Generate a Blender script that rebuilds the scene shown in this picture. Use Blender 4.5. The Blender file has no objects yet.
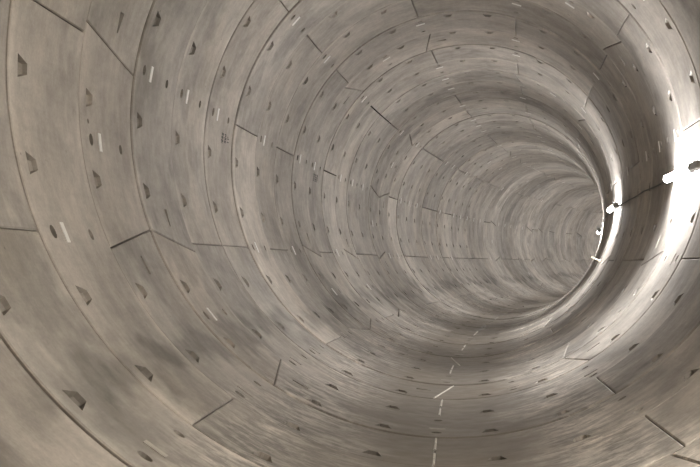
import bpy, bmesh, math, random
from mathutils import Vector, Matrix
from mathutils.geometry import delaunay_2d_cdt

# ------------------------------------------------------------------ the place
R = 2.8                      # inner radius of the bored tunnel, metres
KAPPA = 0.0166222482 / R     # the drive bends to the right on this curvature
RC = 1.0 / KAPPA
W = 0.48697960 * R          # width of one lining ring
S0 = 2.41940527 * R          # distance along the axis at which ring 0 starts
THICK = 0.25
random.seed(11)
C = bpy.context.scene.collection


def P(s, th, r=R):
    """axis distance s (m), angle th (deg, 0 = right wall, 90 = crown), radius -> point"""
    a = KAPPA * s
    cx, cy = RC * (1 - math.cos(a)), RC * math.sin(a)
    t = math.radians(th)
    return Vector((cx + r * math.cos(t) * math.cos(a), cy - r * math.cos(t) * math.sin(a), r * math.sin(t)))


def frame(s, th, r=R):
    """local frame on the wall: x along the tunnel, y along growing angle, z towards the axis"""
    o = P(s, th, r)
    x = (P(s + .01, th, r) - P(s - .01, th, r)).normalized()
    z = (P(s, th, r - .1) - o).normalized()
    y = z.cross(x).normalized()
    m = Matrix((x, y, z)).transposed().to_4x4()
    m.translation = o
    return m


def U(u):
    return S0 + u * W


# ------------------------------------------------------------------ materials
def nodes(name):
    m = bpy.data.materials.new(name)
    m.use_nodes = True
    nt = m.node_tree
    for n in list(nt.nodes):
        nt.nodes.remove(n)
    out = nt.nodes.new('ShaderNodeOutputMaterial')
    b = nt.nodes.new('ShaderNodeBsdfPrincipled')
    nt.links.new(b.outputs[0], out.inputs[0])
    return m, nt, b


class G:
    """tiny helper for wiring maths nodes"""
    def __init__(s, nt): s.nt = nt
    def link(s, v, inp):
        if isinstance(v, (int, float)): inp.default_value = v
        elif isinstance(v, tuple): inp.default_value = v
        else: s.nt.links.new(v, inp)
    def math(s, op, a, b=0.0, clamp=False):
        n = s.nt.nodes.new('ShaderNodeMath'); n.operation = op; n.use_clamp = clamp
        s.link(a, n.inputs[0]); s.link(b, n.inputs[1]); return n.outputs[0]
    def noise(s, vec, scale, detail=3, rough=.5):
        n = s.nt.nodes.new('ShaderNodeTexNoise'); n.inputs['Scale'].default_value = scale
        n.inputs['Detail'].default_value = detail; n.inputs['Roughness'].default_value = rough
        s.nt.links.new(vec, n.inputs['Vector']); return n.outputs['Fac']
    def vmul(s, vec, xyz):
        n = s.nt.nodes.new('ShaderNodeVectorMath'); n.operation = 'MULTIPLY'
        s.nt.links.new(vec, n.inputs[0]); n.inputs[1].default_value = xyz; return n.outputs[0]
    def vadd(s, a, b):
        n = s.nt.nodes.new('ShaderNodeVectorMath'); n.operation = 'ADD'
        s.nt.links.new(a, n.inputs[0]); s.nt.links.new(b, n.inputs[1]); return n.outputs[0]
    def rng(s, v, a, b, c, d):
        n = s.nt.nodes.new('ShaderNodeMapRange'); n.clamp = True
        s.link(v, n.inputs[0])
        for i, x in enumerate((a, b, c, d)): n.inputs[i + 1].default_value = x
        return n.outputs[0]
    def mix(s, f, a, b, mode='MIX'):
        n = s.nt.nodes.new('ShaderNodeMix'); n.data_type = 'RGBA'; n.blend_type = mode
        s.link(f, n.inputs[0]); s.link(a, n.inputs[6]); s.link(b, n.inputs[7]); return n.outputs[2]
    def gray(s, v):
        n = s.nt.nodes.new('ShaderNodeCombineColor')
        for i in range(3): s.nt.links.new(v, n.inputs[i])
        return n.outputs[0]


def bump_band(g, x, lo, hi, soft):
    """1 between lo and hi with soft flanks"""
    a = g.rng(x, lo - soft, lo + soft, 0, 1)
    b = g.rng(x, hi - soft, hi + soft, 1, 0)
    return g.math('MULTIPLY', a, b)


def concrete():
    m, nt, b = nodes('precast_concrete')
    g = G(nt)
    uvn = nt.nodes.new('ShaderNodeUVMap'); uvn.uv_map = 'metres'      # x = along the wall arc, y = along the tunnel
    uv2 = nt.nodes.new('ShaderNodeUVMap'); uv2.uv_map = 'ring'        # x = angle / 360, y = 0..1 across the ring
    oi = nt.nodes.new('ShaderNodeObjectInfo')
    off = nt.nodes.new('ShaderNodeCombineXYZ')
    g.link(g.math('MULTIPLY', oi.outputs['Random'], 97.0), off.inputs[2])
    uv = uvn.outputs[0]
    v = g.vadd(uv, off.outputs[0])
    sp = nt.nodes.new('ShaderNodeSeparateXYZ'); nt.links.new(uv2.outputs[0], sp.inputs[0])
    ang, fr = g.math('MULTIPLY', g.math('FRACT', sp.outputs[0]), 360.0), sp.outputs[1]
    blot = g.rng(g.noise(v, 1.1, 5, .6), .34, .66, .74, 1.2)
    cloud = g.rng(g.noise(v, 3.6, 4, .6), .3, .7, .92, 1.07)
    arc = g.rng(g.noise(g.vmul(v, (1.1, 11, 1)), 1.0, 6, .65), .3, .7, .92, 1.07)
    lng = g.rng(g.noise(g.vmul(v, (26, 1.6, 1)), 1.0, 3, .6), .3, .7, .965, 1.03)
    grain = g.math('MULTIPLY', g.rng(g.noise(v, 55, 3, .6), .3, .7, .93, 1.07), g.rng(g.noise(v, 11, 4, .65), .35, .65, .92, 1.07))
    k = g.math('MULTIPLY', g.math('MULTIPLY', blot, cloud), g.math('MULTIPLY', arc, g.math('MULTIPLY', lng, grain)))
    # paler rims along the ring joints, uneven
    rim = g.math('ADD', g.rng(fr, .0, .10, 1, 0), g.rng(fr, .90, 1.0, 0, 1))
    rim = g.math('MULTIPLY', rim, g.rng(g.noise(g.vmul(v, (1, 3, 1)), 1.3, 3), .36, .56, 0, .3))
    k = g.math('MULTIPLY', k, g.math('ADD', 1.0, rim))
    # darker damp patches with their own outline
    patch = g.rng(g.noise(v, .75, 4, .55), .55, .60, 0, .2)
    k = g.math('MULTIPLY', k, g.math('SUBTRACT', 1.0, patch))
    # tide line of grime low on both walls
    wob = g.math('ADD', ang, g.rng(g.noise(v, 1.3, 3), .2, .8, -7, 7))
    tide = g.math('MULTIPLY', g.math('ADD', bump_band(g, wob, 221, 228.5, 1.6), g.math('MULTIPLY', bump_band(g, wob, 301, 309, 2.5), .8)),
                  g.rng(g.noise(g.vmul(v, (1, 1.3, 1)), 1.0, 3), .40, .52, 0, .38))
    k = g.math('MULTIPLY', k, g.math('SUBTRACT', 1.0, tide))
    # scuffed, streaked mud on both sides of the invert
    st = g.noise(g.vmul(uv, (4.2, 9, 1)), 1.0, 6, .72)
    st2 = g.noise(g.vmul(uv, (13, 28, 1)), 1.0, 4, .6)
    big = g.noise(uv, .8, 3, .5)
    mudz = g.math('ADD', bump_band(g, wob, 238, 258, 5), bump_band(g, wob, 282, 300, 5), True)
    streak = g.math('MULTIPLY', g.math('ADD', g.rng(st, .45, .57, -.27, .36), g.rng(st2, .35, .65, -.15, .15)), mudz)
    streak = g.math('ADD', streak, g.math('MULTIPLY', g.rng(big, .35, .65, -.14, .10), mudz))
    k = g.math('MULTIPLY', k, g.math('ADD', 1.0, streak))
    dry = g.math('MULTIPLY', bump_band(g, wob, 284, 318, 5), g.rng(g.noise(v, 1.2, 4), .3, .65, .10, .34))
    k = g.math('MULTIPLY', k, g.math('ADD', 1.0, dry))
    col = g.mix(1.0, (.385, .354, .316, 1), g.gray(k), 'MULTIPLY')
    # film of brown silt on the invert
    inv = g.math('MULTIPLY', bump_band(g, wob, 253, 286, 6), g.rng(g.noise(v, 1.6, 4), .3, .7, .8, 1.0))
    col = g.mix(inv, col, (.175, .153, .126, 1))
    # rust-brown tint in slow clouds
    tint = g.rng(g.noise(v, .9, 3), .52, .75, 0, .35)
    col = g.mix(tint, col, g.mix(1.0, col, (1.0, .93, .84, 1), 'MULTIPLY'))
    # pin holes
    vo = nt.nodes.new('ShaderNodeTexVoronoi'); vo.inputs['Scale'].default_value = 4.5
    nt.links.new(v, vo.inputs['Vector'])
    pin = g.rng(vo.outputs['Distance'], .035, .055, .55, 0)
    pin = g.math('MULTIPLY', pin, g.rng(g.noise(v, 1.7, 2), .5, .56, 0, 1))
    col = g.mix(pin, col, (.10, .09, .08, 1))
    col = g.mix(1.0, col, oi.outputs['Color'], 'MULTIPLY')
    nt.links.new(col, b.inputs['Base Color'])
    wet = bump_band(g, wob, 248, 302, 8)
    rg = g.math('SUBTRACT', g.rng(g.noise(v, 6, 3), .3, .7, .62, .78), g.math('MULTIPLY', wet, .17))
    nt.links.new(rg, b.inputs['Roughness'])
    b.inputs['Specular IOR Level'].default_value = .55
    bp = nt.nodes.new('ShaderNodeBump'); bp.inputs['Strength'].default_value = .25; bp.inputs['Distance'].default_value = .004
    h = g.math('ADD', g.noise(v, 30, 4, .6), g.math('MULTIPLY', g.noise(g.vmul(v, (1, 8, 1)), 2.0, 3), 1.5))
    nt.links.new(h, bp.inputs['Height']); nt.links.new(bp.outputs[0], b.inputs['Normal'])
    return m


def plain(name, col, rough=.6, metal=0.0, vary=.1, scale=30):
    m, nt, b = nodes(name); g = G(nt)
    tc = nt.nodes.new('ShaderNodeTexCoord')
    n = g.rng(g.noise(tc.outputs['Object'], scale, 3), .3, .7, 1 - vary, 1 + vary)
    nt.links.new(g.mix(1.0, tuple(col) + (1,), g.gray(n), 'MULTIPLY'), b.inputs['Base Color'])
    b.inputs['Roughness'].default_value = rough; b.inputs['Metallic'].default_value = metal
    return m


def glow(name, col, strength):
    m, nt, b = nodes(name)
    b.inputs['Base Color'].default_value = (.9, .9, .9, 1)
    b.inputs['Emission Color'].default_value = tuple(col) + (1,)
    b.inputs['Emission Strength'].default_value = strength
    return m


LAMP_POWER = 165.0
STRIP_WATTS = 15.5
M_CON = concrete()
M_WHITE = plain('white_plastic', (.80, .79, .76), .5, 0, .06)
M_INK = plain('black_stencil_paint', (.045, .042, .04), .8, 0, .25, 60)
M_CABLE = plain('black_cable_rubber', (.035, .035, .038), .5)
M_STEEL = plain('galvanised_steel', (.50, .51, .53), .38, .8, .12)
M_HOUSE = plain('grey_lamp_housing', (.62, .62, .63), .45, .2)
M_CREAM = plain('cream_plastic', (.78, .70, .55), .5)
M_SOIL = plain('soiled_plastic', (.40, .37, .33), .7, 0, .2, 12)
M_MORT = plain('pale_mortar', (.56, .53, .48), .8, 0, .2, 14)
M_LAMP = glow('lit_diffuser', (1.0, .985, .98), LAMP_POWER)
M_LAMP_WARM = glow('lit_warm_diffuser', (1.0, .93, .83), LAMP_POWER)


# ------------------------------------------------------------------ mesh helpers
def link(name, me, parent=None, mat=None):
    o = bpy.data.objects.new(name, me)
    C.objects.link(o)
    if mat and not me.materials: me.materials.append(mat)
    if parent:
        o.parent = parent
        o.matrix_parent_inverse = Matrix.Identity(4)
    return o


def bm_to(name, bm, parent, mat, base=None, sharp=30):
    bmesh.ops.recalc_face_normals(bm, faces=bm.faces[:])
    me = bpy.data.meshes.new(name)
    if base: bm.transform(base)
    bm.to_mesh(me); bm.free()
    for p in me.polygons: p.use_smooth = True
    me.set_sharp_from_angle(angle=math.radians(sharp))
    return link(name, me, parent, mat)


def add_box(bm, x0, x1, y0, y1, z0, z1, bevel=0.0, mat=None):
    r = bmesh.ops.create_cube(bm, size=1)
    vs = r['verts']
    bmesh.ops.scale(bm, verts=vs, vec=(x1 - x0, y1 - y0, z1 - z0))
    bmesh.ops.translate(bm, verts=vs, vec=((x0 + x1) / 2, (y0 + y1) / 2, (z0 + z1) / 2))
    if mat: bmesh.ops.transform(bm, matrix=mat, verts=vs)
    if bevel:
        es = list({e for v in vs for e in v.link_edges})
        bmesh.ops.bevel(bm, geom=es, offset=bevel, segments=2, affect='EDGES', profile=.7)


def add_tube(bm, pts, r, n=10, caps=True, radii=None):
    rings = []
    for i, p in enumerate(pts):
        a = pts[max(i - 1, 0)]; c = pts[min(i + 1, len(pts) - 1)]
        d = (Vector(c) - Vector(a)).normalized()
        up = Vector((0, 0, 1)) if abs(d.z) < .9 else Vector((1, 0, 0))
        e1 = d.cross(up).normalized(); e2 = d.cross(e1)
        rr = radii[i] if radii else r
        rings.append([bm.verts.new(Vector(p) + rr * (math.cos(t) * e1 + math.sin(t) * e2)) for t in [2 * math.pi * k / n for k in range(n)]])
    for A, B in zip(rings, rings[1:]):
        for k in range(n): bm.faces.new((A[k], A[(k + 1) % n], B[(k + 1) % n], B[k]))
    if caps:
        bm.faces.new(rings[0][::-1]); bm.faces.new(rings[-1])


def set_uv(me, faces_uv):
    a = me.uv_layers.new(name='metres'); c = me.uv_layers.new(name='ring')
    for li, (s, th, fr) in enumerate(faces_uv):
        a.data[li].uv = (math.radians(th) * R, s); c.data[li].uv = (th / 360.0, fr)


# ------------------------------------------------------------------ openings
# an opening is a convex outline in (u offset in metres from the ring's near edge, angle offset in degrees)
DEG = math.degrees(1 / R)      # degrees per metre of arc


def pocket_outline(c):
    return [(.170, c - 1.60), (.330, c - .75), (.330, c + .75), (.170, c + 1.60), (.170, c)]


def socket_outline(u, c, r=.046, n=12):
    return [(u + r * math.cos(t), c + r * 1.08 * DEG * math.sin(t)) for t in [2 * math.pi * k / n for k in range(n)]]


def slot_outline(c, wide_low):
    a, b = (.050, .014) if wide_low else (.022, .038)
    return [(.535 * W - a, c - 1.8), (.535 * W + a, c - 1.8), (.535 * W + b, c + 1.8), (.535 * W - b, c + 1.8)]


def cavity(name, outline, s_ring, ro, depth, parent, inv, floor_scale=.8, slope=0.0, mat=None):
    """recess behind an opening: side walls and a floor"""
    bm = bmesh.new()
    cx = sum(p[0] for p in outline) / len(outline); cy = sum(p[1] for p in outline) / len(outline)
    xm = max(p[0] for p in outline); xn = min(p[0] for p in outline)
    top, low, info = [], [], {}
    for (x, y) in outline:
        v = bm.verts.new(inv @ P(s_ring + x, y, ro)); top.append(v); info[v] = (s_ring + x, y, x / W)
        x2, y2 = cx + (x - cx) * floor_scale, cy + (y - cy) * floor_scale
        d = depth * (1 - slope * (x - xn) / (xm - xn))
        v = bm.verts.new(inv @ P(s_ring + x2, y2, ro + d)); low.append(v); info[v] = (s_ring + x2, y2, x2 / W)
    n = len(outline)
    for i in range(n):
        bm.faces.new((top[i], top[(i + 1) % n], low[(i + 1) % n], low[i]))
    bm.faces.new(low)
    axis_pt = inv @ P(s_ring + cx, cy, ro - .5)
    bm.normal_update()
    for f in bm.faces:                       # the cavity is seen from inside the tunnel
        ctr = inv @ P(s_ring + cx, cy, ro + depth * .4)
        if f.normal.dot(ctr - f.calc_center_median()) < 0: f.normal_flip()
    bm.verts.index_update()
    me = bpy.data.meshes.new(name)
    data = [info[l.vert] for f in bm.faces for l in f.loops]
    bm.to_mesh(me); bm.free()
    set_uv(me, data)
    return link(name, me, parent, mat or M_CON)


def segment(name, ring_obj, inv, r, a0, a1, b0, b1, gap0, gap1, ro, tone, holes, tilt=0.0):
    """one precast segment of ring r. near edge spans angles a0..a1, far edge b0..b1."""
    s_ring = U(r)
    ch = .009
    x0, x1 = gap0 / 2 + ch, W - gap1 / 2 - ch
    gj = ((.0035 if r < 6 else (.0055 if r < 10 else .010)) + ch) * DEG
    jit = random.uniform(0, .002) * DEG
    gj += jit
    A0, A1, B0, B1 = a0 + gj, a1 - gj, b0 + gj, b1 - gj
    fx = lambda x: x / W
    lo = lambda x: A0 + (B0 - A0) * fx(x)
    hi = lambda x: A1 + (B1 - A1) * fx(x)
    step = 1.7 if r < 12 else (2.4 if r < 24 else 4.0)
    nth = max(3, int(math.ceil((a1 - a0) / step)))
    nx = 6 if r < 12 else 3
    out = []
    for i in range(nth): out.append((x0, lo(x0) + (hi(x0) - lo(x0)) * i / nth))
    for i in range(nx): x = x0 + (x1 - x0) * i / nx; out.append((x, hi(x)))
    for i in range(nth): out.append((x1, hi(x1) + (lo(x1) - hi(x1)) * i / nth))
    for i in range(nx): x = x1 + (x0 - x1) * i / nx; out.append((x, lo(x)))
    nb = len(out)
    pts = [Vector((x, y / DEG)) for x, y in out]
    faces = [list(range(nb))]
    hole_polys = []
    for h in holes:
        k = len(pts); pts += [Vector((x, y / DEG)) for x, y in h]
        hole_polys.append([Vector((x, y / DEG)) for x, y in h])
        faces.append(list(range(k, k + len(h))))
    nfix = len(pts)

    def inside(p, poly, grow=0.0):
        c = sum(poly, Vector((0, 0))) / len(poly)
        q = c + (p - c) / (1 + grow)
        sgn = 0
        for i in range(len(poly)):
            e = poly[(i + 1) % len(poly)] - poly[i]; w = q - poly[i]
            cr = e.x * w.y - e.y * w.x
            if abs(cr) < 1e-12: continue
            if sgn == 0: sgn = 1 if cr > 0 else -1
            elif (cr > 0) != (sgn > 0): return False
        return True
    for i in range(1, nx):
        x = x0 + (x1 - x0) * i / nx
        for j in range(1, nth):
            p = Vector((x, (lo(x) + (hi(x) - lo(x)) * j / nth) / DEG))
            if not any(inside(p, q, .25) for q in hole_polys): pts.append(p)
    edges = []
    for f in faces:
        edges += [(f[i], f[(i + 1) % len(f)]) for i in range(len(f))]
    cv, ce, cf, ov, oe, of = delaunay_2d_cdt(pts, edges, [faces[0]], 1, 1e-6)
    bm = bmesh.new(); info = {}
    vs = []
    for p in cv:
        v = bm.verts.new(inv @ P(s_ring + p.x, p.y * DEG, ro + tilt * (p.x / W - .5)))
        vs.append(v); info[v] = (s_ring + p.x, p.y * DEG, p.x / W)
    where = {}
    for k, src in enumerate(ov):
        for q in src:
            if q < nb: where[q] = k
    for f in cf:
        c = sum((cv[i] for i in f), Vector((0, 0))) / len(f)
        if any(inside(c, q) for q in hole_polys): continue
        try: fc = bm.faces.new([vs[i] for i in f])
        except ValueError: continue
        fc.normal_update()
        n = fc.normal; ctr = inv @ P(s_ring + c.x, c.y * DEG, 0) - fc.calc_center_median()
        if n.dot(ctr) < 0: fc.normal_flip()
    # arris, joint faces and the buried outer face
    prev = [vs[where[i]] for i in range(nb)]
    mid = sum(y for _, y in out) / nb; xm = W / 2
    loops = []
    for (dr, g) in ((ch, ch), (THICK, ch)):
        row = []
        for (x, y) in out:
            xx = x + (-g if x <= x0 + 1e-6 else (g if x >= x1 - 1e-6 else 0))
            on_lo = abs(y - lo(x)) < 1e-5; on_hi = abs(y - hi(x)) < 1e-5
            yy = y + (-g * DEG if on_lo else (g * DEG if on_hi else 0))
            v = bm.verts.new(inv @ P(s_ring + xx, yy, ro + dr)); info[v] = (s_ring + xx, yy, xx / W); row.append(v)
        loops.append(row)
    for A, B in ((prev, loops[0]), (loops[0], loops[1])):
        for i in range(nb):
            j = (i + 1) % nb
            f = bm.faces.new((A[i], A[j], B[j], B[i])); f.normal_update()
    me = bpy.data.meshes.new(name)
    # outer face as quads across the ring
    L = loops[1]
    far = [L[nth + nx + i] for i in range(nth)] + [L[2 * nth + nx]]
    near = [L[i] for i in range(nth)] + [L[nth]]
    for i in range(nth):
        f = bm.faces.new((near[i], near[i + 1], far[nth - i - 1], far[nth - i])) if len({near[i], near[i + 1], far[nth - i - 1], far[nth - i]}) == 4 else None
    for f in bm.faces: f.smooth = True
    for e in bm.edges:
        if len(e.link_faces) != 2: e.smooth = False
        else:
            e.link_faces[0].normal_update(); e.link_faces[1].normal_update()
            try: ang = e.calc_face_angle()
            except ValueError: ang = 0
            if ang > math.radians(25): e.smooth = False
    data = [info[l.vert] for f in bm.faces for l in f.loops]
    bm.to_mesh(me); bm.free()
    set_uv(me, data)
    o = link(name, me, ring_obj, M_CON)
    o.color = (tone[0], tone[1], tone[2], 1)
    return o


# ------------------------------------------------------------------ the rings
PITCH = 360 / 11
P0 = 169.95


def ang(n): return P0 + PITCH * n      # joint positions; n = 0 is a little above the left springing


# key position (start index) for every ring; positions go anticlockwise as seen looking in, from n = 0
# ring: (key index, segment start indices follow from it)
KEY = {-2: 5, -1: 3, 0: 8, 1: 0, 2: 1, 3: 7, 4: 3, 5: 4, 6: 7, 7: 2, 8: 1, 9: 9, 10: 4, 11: 1, 12: 7, 13: 3, 14: 0, 15: 10, 16: 4, 17: 5, 18: 3, 19: 7, 20: 6}
rr = random.Random(5)
for r in range(21, 54):
    KEY[r] = rr.choice([k for k in (0, 1, 2, 3, 4, 5, 7, 9) if k != KEY[r - 1]])

DARKJ = {-1: .032, 0: .032, 1: .024, 2: .030, 3: .026, 4: .034, 5: .050, 6: .034, 7: .026, 8: .044, 9: .024, 10: .042, 11: .02, 12: .036, 13: .02, 14: .036, 16: .024, 17: .056, 20: .044, 22: .040, 26: .05}
TONE = {}   # (ring, side of segment start index) -> tone multipliers seen in the photo
TONE.update({(5, 0): 1.3, (5, 2): 1.10, (10, 0): 1.14, (9, 1): 1.10, (10, 2): 1.1, (16, 0): 1.32, (16, 9): 1.12, (20, 0): 1.16, (14, 0): .97,
             (0, 0): 1.04, (6, 0): .98, (0, 2): 1.02, (7, 0): .97, (1, 0): .94, (1, 9): .90, (2, 1): 1.06, (4, 1): 1.02, (15, 9): 1.08, (-1, 1): .97})
LIP = {-2: .006, -1: -.003, 0: -.006, 1: -.001, 2: -.006, 3: .004, 4: -.002, 5: -.013, 6: .0, 7: .003, 8: -.008, 9: .0, 10: -.008, 12: -.006, 14: -.008, 16: .003, 17: -.012, 20: -.01, 22: -.01}
RINGS = {}
DETAIL_TO, PLATE_TO = 26, 36


def add_plate(parent, inv, r, th, ro, du=.34):
    """white moulded plastic strip let into the concrete"""
    bm = bmesh.new()
    fr = inv @ frame(U(r) + du * W, th, ro)
    add_box(bm, -.033, .033, -.075, .075, -.006, .007, .003)
    me = bpy.data.meshes.new('white_strip'); bmesh.ops.transform(bm, matrix=fr, verts=bm.verts[:])
    bm.to_mesh(me); bm.free()
    if 222 < th % 360 < 350:
        o = link('white_strip', me, parent, M_SOIL); o['label'] = 'mud-soiled strip'; return o
    return link('white_strip', me, parent, M_WHITE)


def tone_of(r, n0):
    base = TONE.get((r, n0 % 11))
    if base is None: base = rr.gauss(1.0, .05 if r < 8 else .065)
    wm = rr.uniform(-.012, .012)
    return (base * (1 + wm), base, base * (1 - wm))


def build_ring(r):
    s = U(r)
    base = P(s, 270, R)
    e = bpy.data.objects.new('lining_ring', None)
    C.objects.link(e)
    e.location = base
    e.empty_display_size = .3
    e['category'] = 'tunnel ring'
    inv = Matrix.Translation(-base)
    k = KEY[r]
    ro = R + LIP.get(r, rr.uniform(-.003, .003))
    tl = rr.uniform(-.004, .004)
    g0, g1 = DARKJ.get(r, .010), DARKJ.get(r + 1, .010)
    KT = 2.06      # taper of the key, degrees each side
    spans = [(k, k + 1, 'key_segment')]
    n = k + 1
    while n < k + 11:
        spans.append((n, n + 2, 'lining_segment')); n += 2
    for (n0, n1, nm) in spans:
        a0, a1 = ang(n0), ang(n1)
        b0, b1 = a0, a1
        sl = [0, 0]
        if nm == 'key_segment':
            a0, b0, a1, b1 = a0 - KT, a0 + KT, a1 + KT, a1 - KT
        if n0 == k + 1: a0, b0 = a0 + KT, a0 - KT; sl[0] = 1
        if n1 == k + 11: a1, b1 = a1 - KT, a1 + KT; sl[1] = 1
        cen = ang((n0 + n1) / 2)
        tone = tone_of(r, n0)
        pk, so, st = [], [], []
        if r <= DETAIL_TO:
            pcs = []
            for q in range(n0, n1): pcs += [ang(q) + 9.7, ang(q + 1) - 9.7]
            pk = [pocket_outline(c) for c in pcs]
            so = [socket_outline(.185 * W, cen), socket_outline(.745 * W, cen, .040)]
            if sl[0]: st.append(slot_outline(ang(n0) + 5.0, False))
            if sl[1]: st.append(slot_outline(ang(n1) - 5.0, True))
            if r == 1 and nm == 'key_segment': so.append(socket_outline(.155 * W, cen - 2.9, .020))
        seg = segment(nm, e, inv, r, a0, a1, b0, b1, g0, g1, ro, tone, pk + so + st, tl)
        for c in pk:
            o = cavity('bolt_pocket', c, s, ro, *((.15, seg, inv, .93, .35) if 240 < c[4][1] % 360 < 345 else (.105, seg, inv, .90, .72))); o.color = seg.color
        for c in so:
            o = cavity('round_socket', c, s, ro, .12, seg, inv, .72); o.color = seg.color
        for c in st:
            o = cavity('long_slot', c, s, ro, .07, seg, inv, .7); o.color = seg.color
        if n0 % 11 == 3 and -1 <= r <= 12:
            # pale mortar packed into the joint at the invert
            bm = bmesh.new(); ends = [(0.06, .42), (.56, .97)] if a0 == b0 else [(.04, .97)]
            for f0, f1 in ends:
                q = [inv @ P(s + W * f, a0 + (b0 - a0) * f, ro + .004) for f in (f0, (f0 + f1) / 2, f1)]
                add_tube(bm, q, .011, 6)
            bm_to('mortar_bead', bm, seg, M_MORT)
        if r <= PLATE_TO:
            add_plate(seg, inv, r, cen, ro)
        if r in (4, 9) and n0 <= 0 < n1 or (r in (4, 9) and n0 <= 11 < n1 and nm != 'key_segment'):
            stencil(seg, inv, r, ro)
    RINGS[r] = e
    return e


def stencil(parent, inv, r, ro):
    """three short columns of painted marks, too worn to read"""
    bm = bmesh.new()
    c = 174.7 if r == 4 else 173.9
    m0 = inv @ frame(U(r) + (.72 if r == 4 else .50) * W, c, ro)
    rg = random.Random(r + 3)
    for i in range(3):
        for j in range(5):
            x, y = (i - 1) * .15, (2 - j) * .040
            add_box(bm, x - .05, x + .045, y + .004, y + .016, -.002, .0015)
            add_box(bm, x - .05 + rg.random() * .05, x + .05, y - .014, y - .003, -.002, .0012)
            q = x - .04 + rg.random() * .06
            add_box(bm, q, q + .045, y - .016, y + .016, -.002, .0011)
            if rg.random() < .5: add_box(bm, x + .025, x + .055, y - .016, y + .016, -.002, .001)
    bmesh.ops.transform(bm, matrix=m0, verts=bm.verts[:])
    me = bpy.data.meshes.new('stencilled_marks'); bm.to_mesh(me); bm.free()
    o = link('stencilled_marks', me, parent, M_INK)
    o['label'] = 'worn black stencilled marks'


for r in range(-2, 54):
    build_ring(r)

# ------------------------------------------------------------------ labels of the rings
ORD = ['first', 'second', 'third', 'fourth', 'fifth', 'sixth', 'seventh', 'eighth', 'ninth', 'tenth', 'eleventh', 'twelfth', 'thirteenth',
       'fourteenth', 'fifteenth', 'sixteenth', 'seventeenth', 'eighteenth', 'nineteenth', 'twentieth']
TENS = {2: 'twenty', 3: 'thirty', 4: 'forty', 5: 'fifty'}


def ordinal(n):
    if n <= 20: return ORD[n - 1]
    t, u = divmod(n, 10)
    return (TENS[t][:-1] + 'ieth') if u == 0 else TENS[t] + '-' + ORD[u - 1]


SPECIAL = {
    -2: 'concrete ring cut off by the bottom left corner of the photo',
    -1: 'concrete ring along the left edge of the photo, level joint at mid height',
    0: 'wide pale concrete ring with white strip at mid height, second from left edge',
    1: 'concrete ring with two slanted joints and a tapered key piece high on left wall',
    2: 'concrete ring two places before the one with large black stencilled marks, left wall',
    3: 'concrete ring immediately left of the one with black stencilled marks on left wall',
    4: 'concrete ring with large black stencilled marks beside its white strip on left wall',
    5: 'concrete ring just beyond the stencilled one, with a brighter piece starting at mid wall',
}
for r, e in RINGS.items():
    if r in SPECIAL: e['label'] = SPECIAL[r]
    elif r == 9: e['label'] = 'concrete ring with the smaller faint stencilled marks, fifth beyond the large stencilled ring'
    elif r < 26: e['label'] = 'grey concrete lining ring, %s beyond the one with large black stencil' % ordinal(r - 4)
    else: e['label'] = 'thin far concrete ring deep in the bend, %s beyond the large stencilled one' % ordinal(r - 4)
    e['group'] = 'concrete rings lining the tunnel'


# ------------------------------------------------------------------ tunnel behind the viewer and past the bend
def plain_tube(name, s0, s1):
    bm = bmesh.new(); info = {}
    nu = max(2, int((s1 - s0) / W)); nt_ = 72
    rows = []
    for i in range(nu + 1):
        s = s0 + (s1 - s0) * i / nu
        rows.append([])
        for j in range(nt_ + 1):
            th = 360 * j / nt_
            v = bm.verts.new(P(s, th, R)); rows[-1].append(v); info[v] = (s, th, .5)
    for A, B in zip(rows, rows[1:]):
        for j in range(nt_):
            bm.faces.new((A[j], A[j + 1], B[j + 1], B[j]))
    for f in bm.faces: f.smooth = True
    me = bpy.data.meshes.new(name)
    data = [info[l.vert] for f in bm.faces for l in f.loops]
    bm.to_mesh(me); bm.free(); set_uv(me, data)
    o = link(name, me, None, M_CON)
    o['kind'] = 'structure'
    return o


plain_tube('wall_back', U(-30), U(-2) - .004)
plain_tube('wall_far', U(54) + .004, U(80))

# ------------------------------------------------------------------ lamps
TH_L, RHO_L = -4.9, .963 * R


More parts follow.
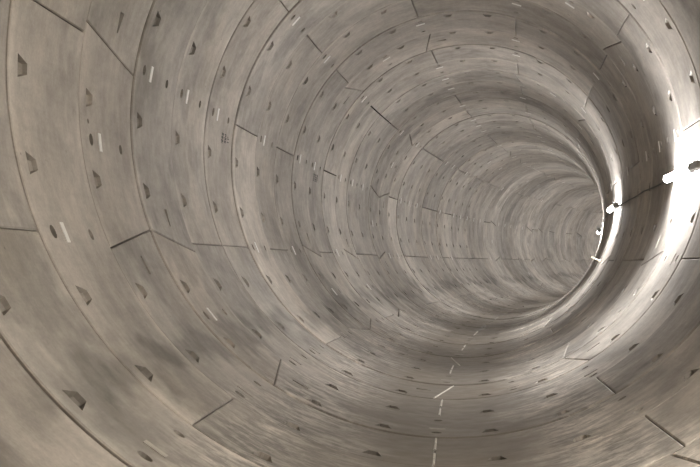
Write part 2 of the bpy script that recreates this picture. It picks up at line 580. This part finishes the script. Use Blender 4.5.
def lamp(u0, label, TH_L=TH_L):
    tint = (1, .985, .98) if u0 > 0 else (1.0, .93, .83)
    s = U(u0)
    base = P(s, TH_L, R)
    t = bpy.data.objects.new('tube_lamp', None); C.objects.link(t); t.location = base
    t['label'] = label; t['category'] = 'lamp'; t['group'] = 'tube lamps along the right wall'
    inv = Matrix.Translation(-base)
    L = 1.2 * W
    pt = lambda ds, rho=RHO_L, th=TH_L: inv @ P(s + ds, th, rho)
    # diffuser with rounded far end
    bm = bmesh.new()
    rad = [.030, .043, .046] + [.046] * 6 + [.046, .043, .030]
    ds = [-L / 2, -L / 2 + .012, -L / 2 + .03] + [-L / 2 + L * i / 7 for i in range(1, 7)] + [L / 2 - .03, L / 2 - .012, L / 2]
    add_tube(bm, [pt(d) for d in ds], .046, 16, True, rad)
    o = bm_to('diffuser', bm, t, M_LAMP if u0 > 0 else M_LAMP_WARM, None, 40); o['label'] = 'glowing white tube'
    # area strips added around the tube steer its light square to its length and downward
    axis = (pt(L / 2) - pt(-L / 2)).normalized()
    e1 = (pt(0, RHO_L - .1) - pt(0)).normalized(); e1 = (e1 - axis * e1.dot(axis)).normalized(); e2 = axis.cross(e1)
    for k in range(6):
        a = 2 * math.pi * (k + .5) / 6
        nrm = math.cos(a) * e1 + math.sin(a) * e2
        ld = bpy.data.lights.new('tube_light', 'AREA'); ld.shape = 'RECTANGLE'; ld.size = L * .96; ld.size_y = .035
        ld.energy = STRIP_WATTS * (.35 if math.cos(a) < -.1 else 1.25) * (1.0 - .7 * nrm.z); ld.spread = math.radians(142); ld.color = tint
        lo_ = bpy.data.objects.new('tube_light', ld); C.objects.link(lo_); lo_.parent = t
        pass
        mm = Matrix((axis, (-nrm).cross(axis), -nrm)).transposed().to_4x4(); mm.translation = pt(0) + nrm * .049
        lo_.matrix_local = mm
    # collars and the ballast box at the near end
    for d in (-L / 2 - .02, L / 2 + .02):
        bm = bmesh.new(); add_tube(bm, [pt(d - .022), pt(d + .022)], .053, 16); bm_to('end_cap', bm, t, M_HOUSE)
    fm = inv @ frame(s - L / 2 - .26, TH_L, RHO_L)
    bm = bmesh.new(); add_box(bm, -.2, .2, -.042, .042, -.03, .04, .01); bmesh.ops.transform(bm, matrix=fm, verts=bm.verts[:])
    bm_to('ballast_box', bm, t, M_HOUSE)
    # bracket: wall plate, arm and clamp band
    for q in (-L / 2 - .12, -L / 2 - .42):
        fm = inv @ frame(s + q, TH_L, R)
        bm = bmesh.new()
        add_box(bm, -.03, .03, -.10, .10, -.002, .008, .002)
        add_box(bm, -.018, .018, -.014, .014, .006, .07, .003)
        add_box(bm, -.02, .02, -.066, -.058, .05, .16, .002)
        add_box(bm, -.02, .02, .058, .066, .05, .16, .002)
        add_box(bm, -.02, .02, -.066, .066, .058, .066, .002)
        bmesh.ops.transform(bm, matrix=fm, verts=bm.verts[:])
        bm_to('bracket', bm, t, M_STEEL)
    return t


lamp(4.8, 'nearest glowing tube lamp on a bracket at the right edge of the photo')
lamp(11.1, 'second glowing tube lamp along the right wall, left of the nearest one', -4.6)
lamp(17.4, 'third and smallest glowing tube lamp, where the right wall curves out of sight', -9.0)
for n, nm in ((4, 'fourth'), (5, 'fifth'), (6, 'sixth'), (7, 'seventh'), (8, 'eighth'), (9, 'ninth')):
    lamp(5.2 + 6.15 * (n - 1), '%s tube lamp along the right wall, hidden round the bend' % nm)
for u, d in ((-.95, 'beside'), (-7.0, 'just behind'), (-13.0, 'further behind'), (-19.0, 'far behind')):
    lamp(u, 'tube lamp on the right wall %s the viewpoint, outside the photo' % d)

# supply cable clipped along the wall, sagging a little between clips
bm = bmesh.new()
pts = []
for i in range(0, 421):
    u = -6 + i * .1
    sag = -.22 * abs(math.sin(math.pi * u / 1.5)) - .12 * math.sin(u * 2.3)
    pts.append(P(U(u), -4.3 + sag, R - .028))
add_tube(bm, pts, .010, 6)
o = bm_to('power_cable', bm, None, M_CABLE)
o['label'] = 'dark supply cable clipped along the right wall from lamp to lamp'; o['category'] = 'cable'

# small cream peg that stands out of the right wall below the third lamp
bm = bmesh.new()
q = frame(U(11.9), -26.5, R)
add_tube(bm, [(0, 0, 0), (0, 0, .02), (0, 0, .021), (0, 0, .16), (-.02, 0, .19)], .02, 8, True, [.045, .045, .02, .02, .02])
o = bm_to('wall_peg', bm, None, M_CREAM, q)
o['label'] = 'small cream peg sticking out of the right wall below the farthest lamp'; o['category'] = 'peg'

# ------------------------------------------------------------------ camera
cam = bpy.data.cameras.new('camera'); co = bpy.data.objects.new('camera', cam); C.objects.link(co)
yaw, pit, rol = -.0394684848, .0281591525, -.0024355097
fw = Vector((math.sin(yaw) * math.cos(pit), math.cos(yaw) * math.cos(pit), math.sin(pit)))
r0 = Vector((math.cos(yaw), -math.sin(yaw), 0)); u0 = r0.cross(fw)
r2 = math.cos(rol) * r0 + math.sin(rol) * u0; u2 = -math.sin(rol) * r0 + math.cos(rol) * u0
mw = Matrix((r2, u2, -fw)).transposed().to_4x4()
mw.translation = Vector((-.0667426418 * R, 0, -.463606793 * R))
co.matrix_world = mw
cam.sensor_fit = 'HORIZONTAL'; cam.sensor_width = 36.0
cam.lens = 1092.6943 / 700 * 36
cam.clip_end = 400
sc = bpy.context.scene
sc.camera = co

w = bpy.data.worlds.new('world'); sc.world = w; w.use_nodes = True
w.node_tree.nodes['Background'].inputs[0].default_value = (0, 0, 0, 1)
w.node_tree.nodes['Background'].inputs[1].default_value = 0
sc.view_settings.view_transform = 'Standard'
sc.view_settings.look = 'None'
sc.view_settings.exposure = -0.12
sc.view_settings.gamma = 1.0
sc.view_settings.use_curve_mapping = False
sc.cycles.diffuse_bounces = 8
sc.cycles.max_bounces = 10
sc.cycles.sample_clamp_indirect = 6
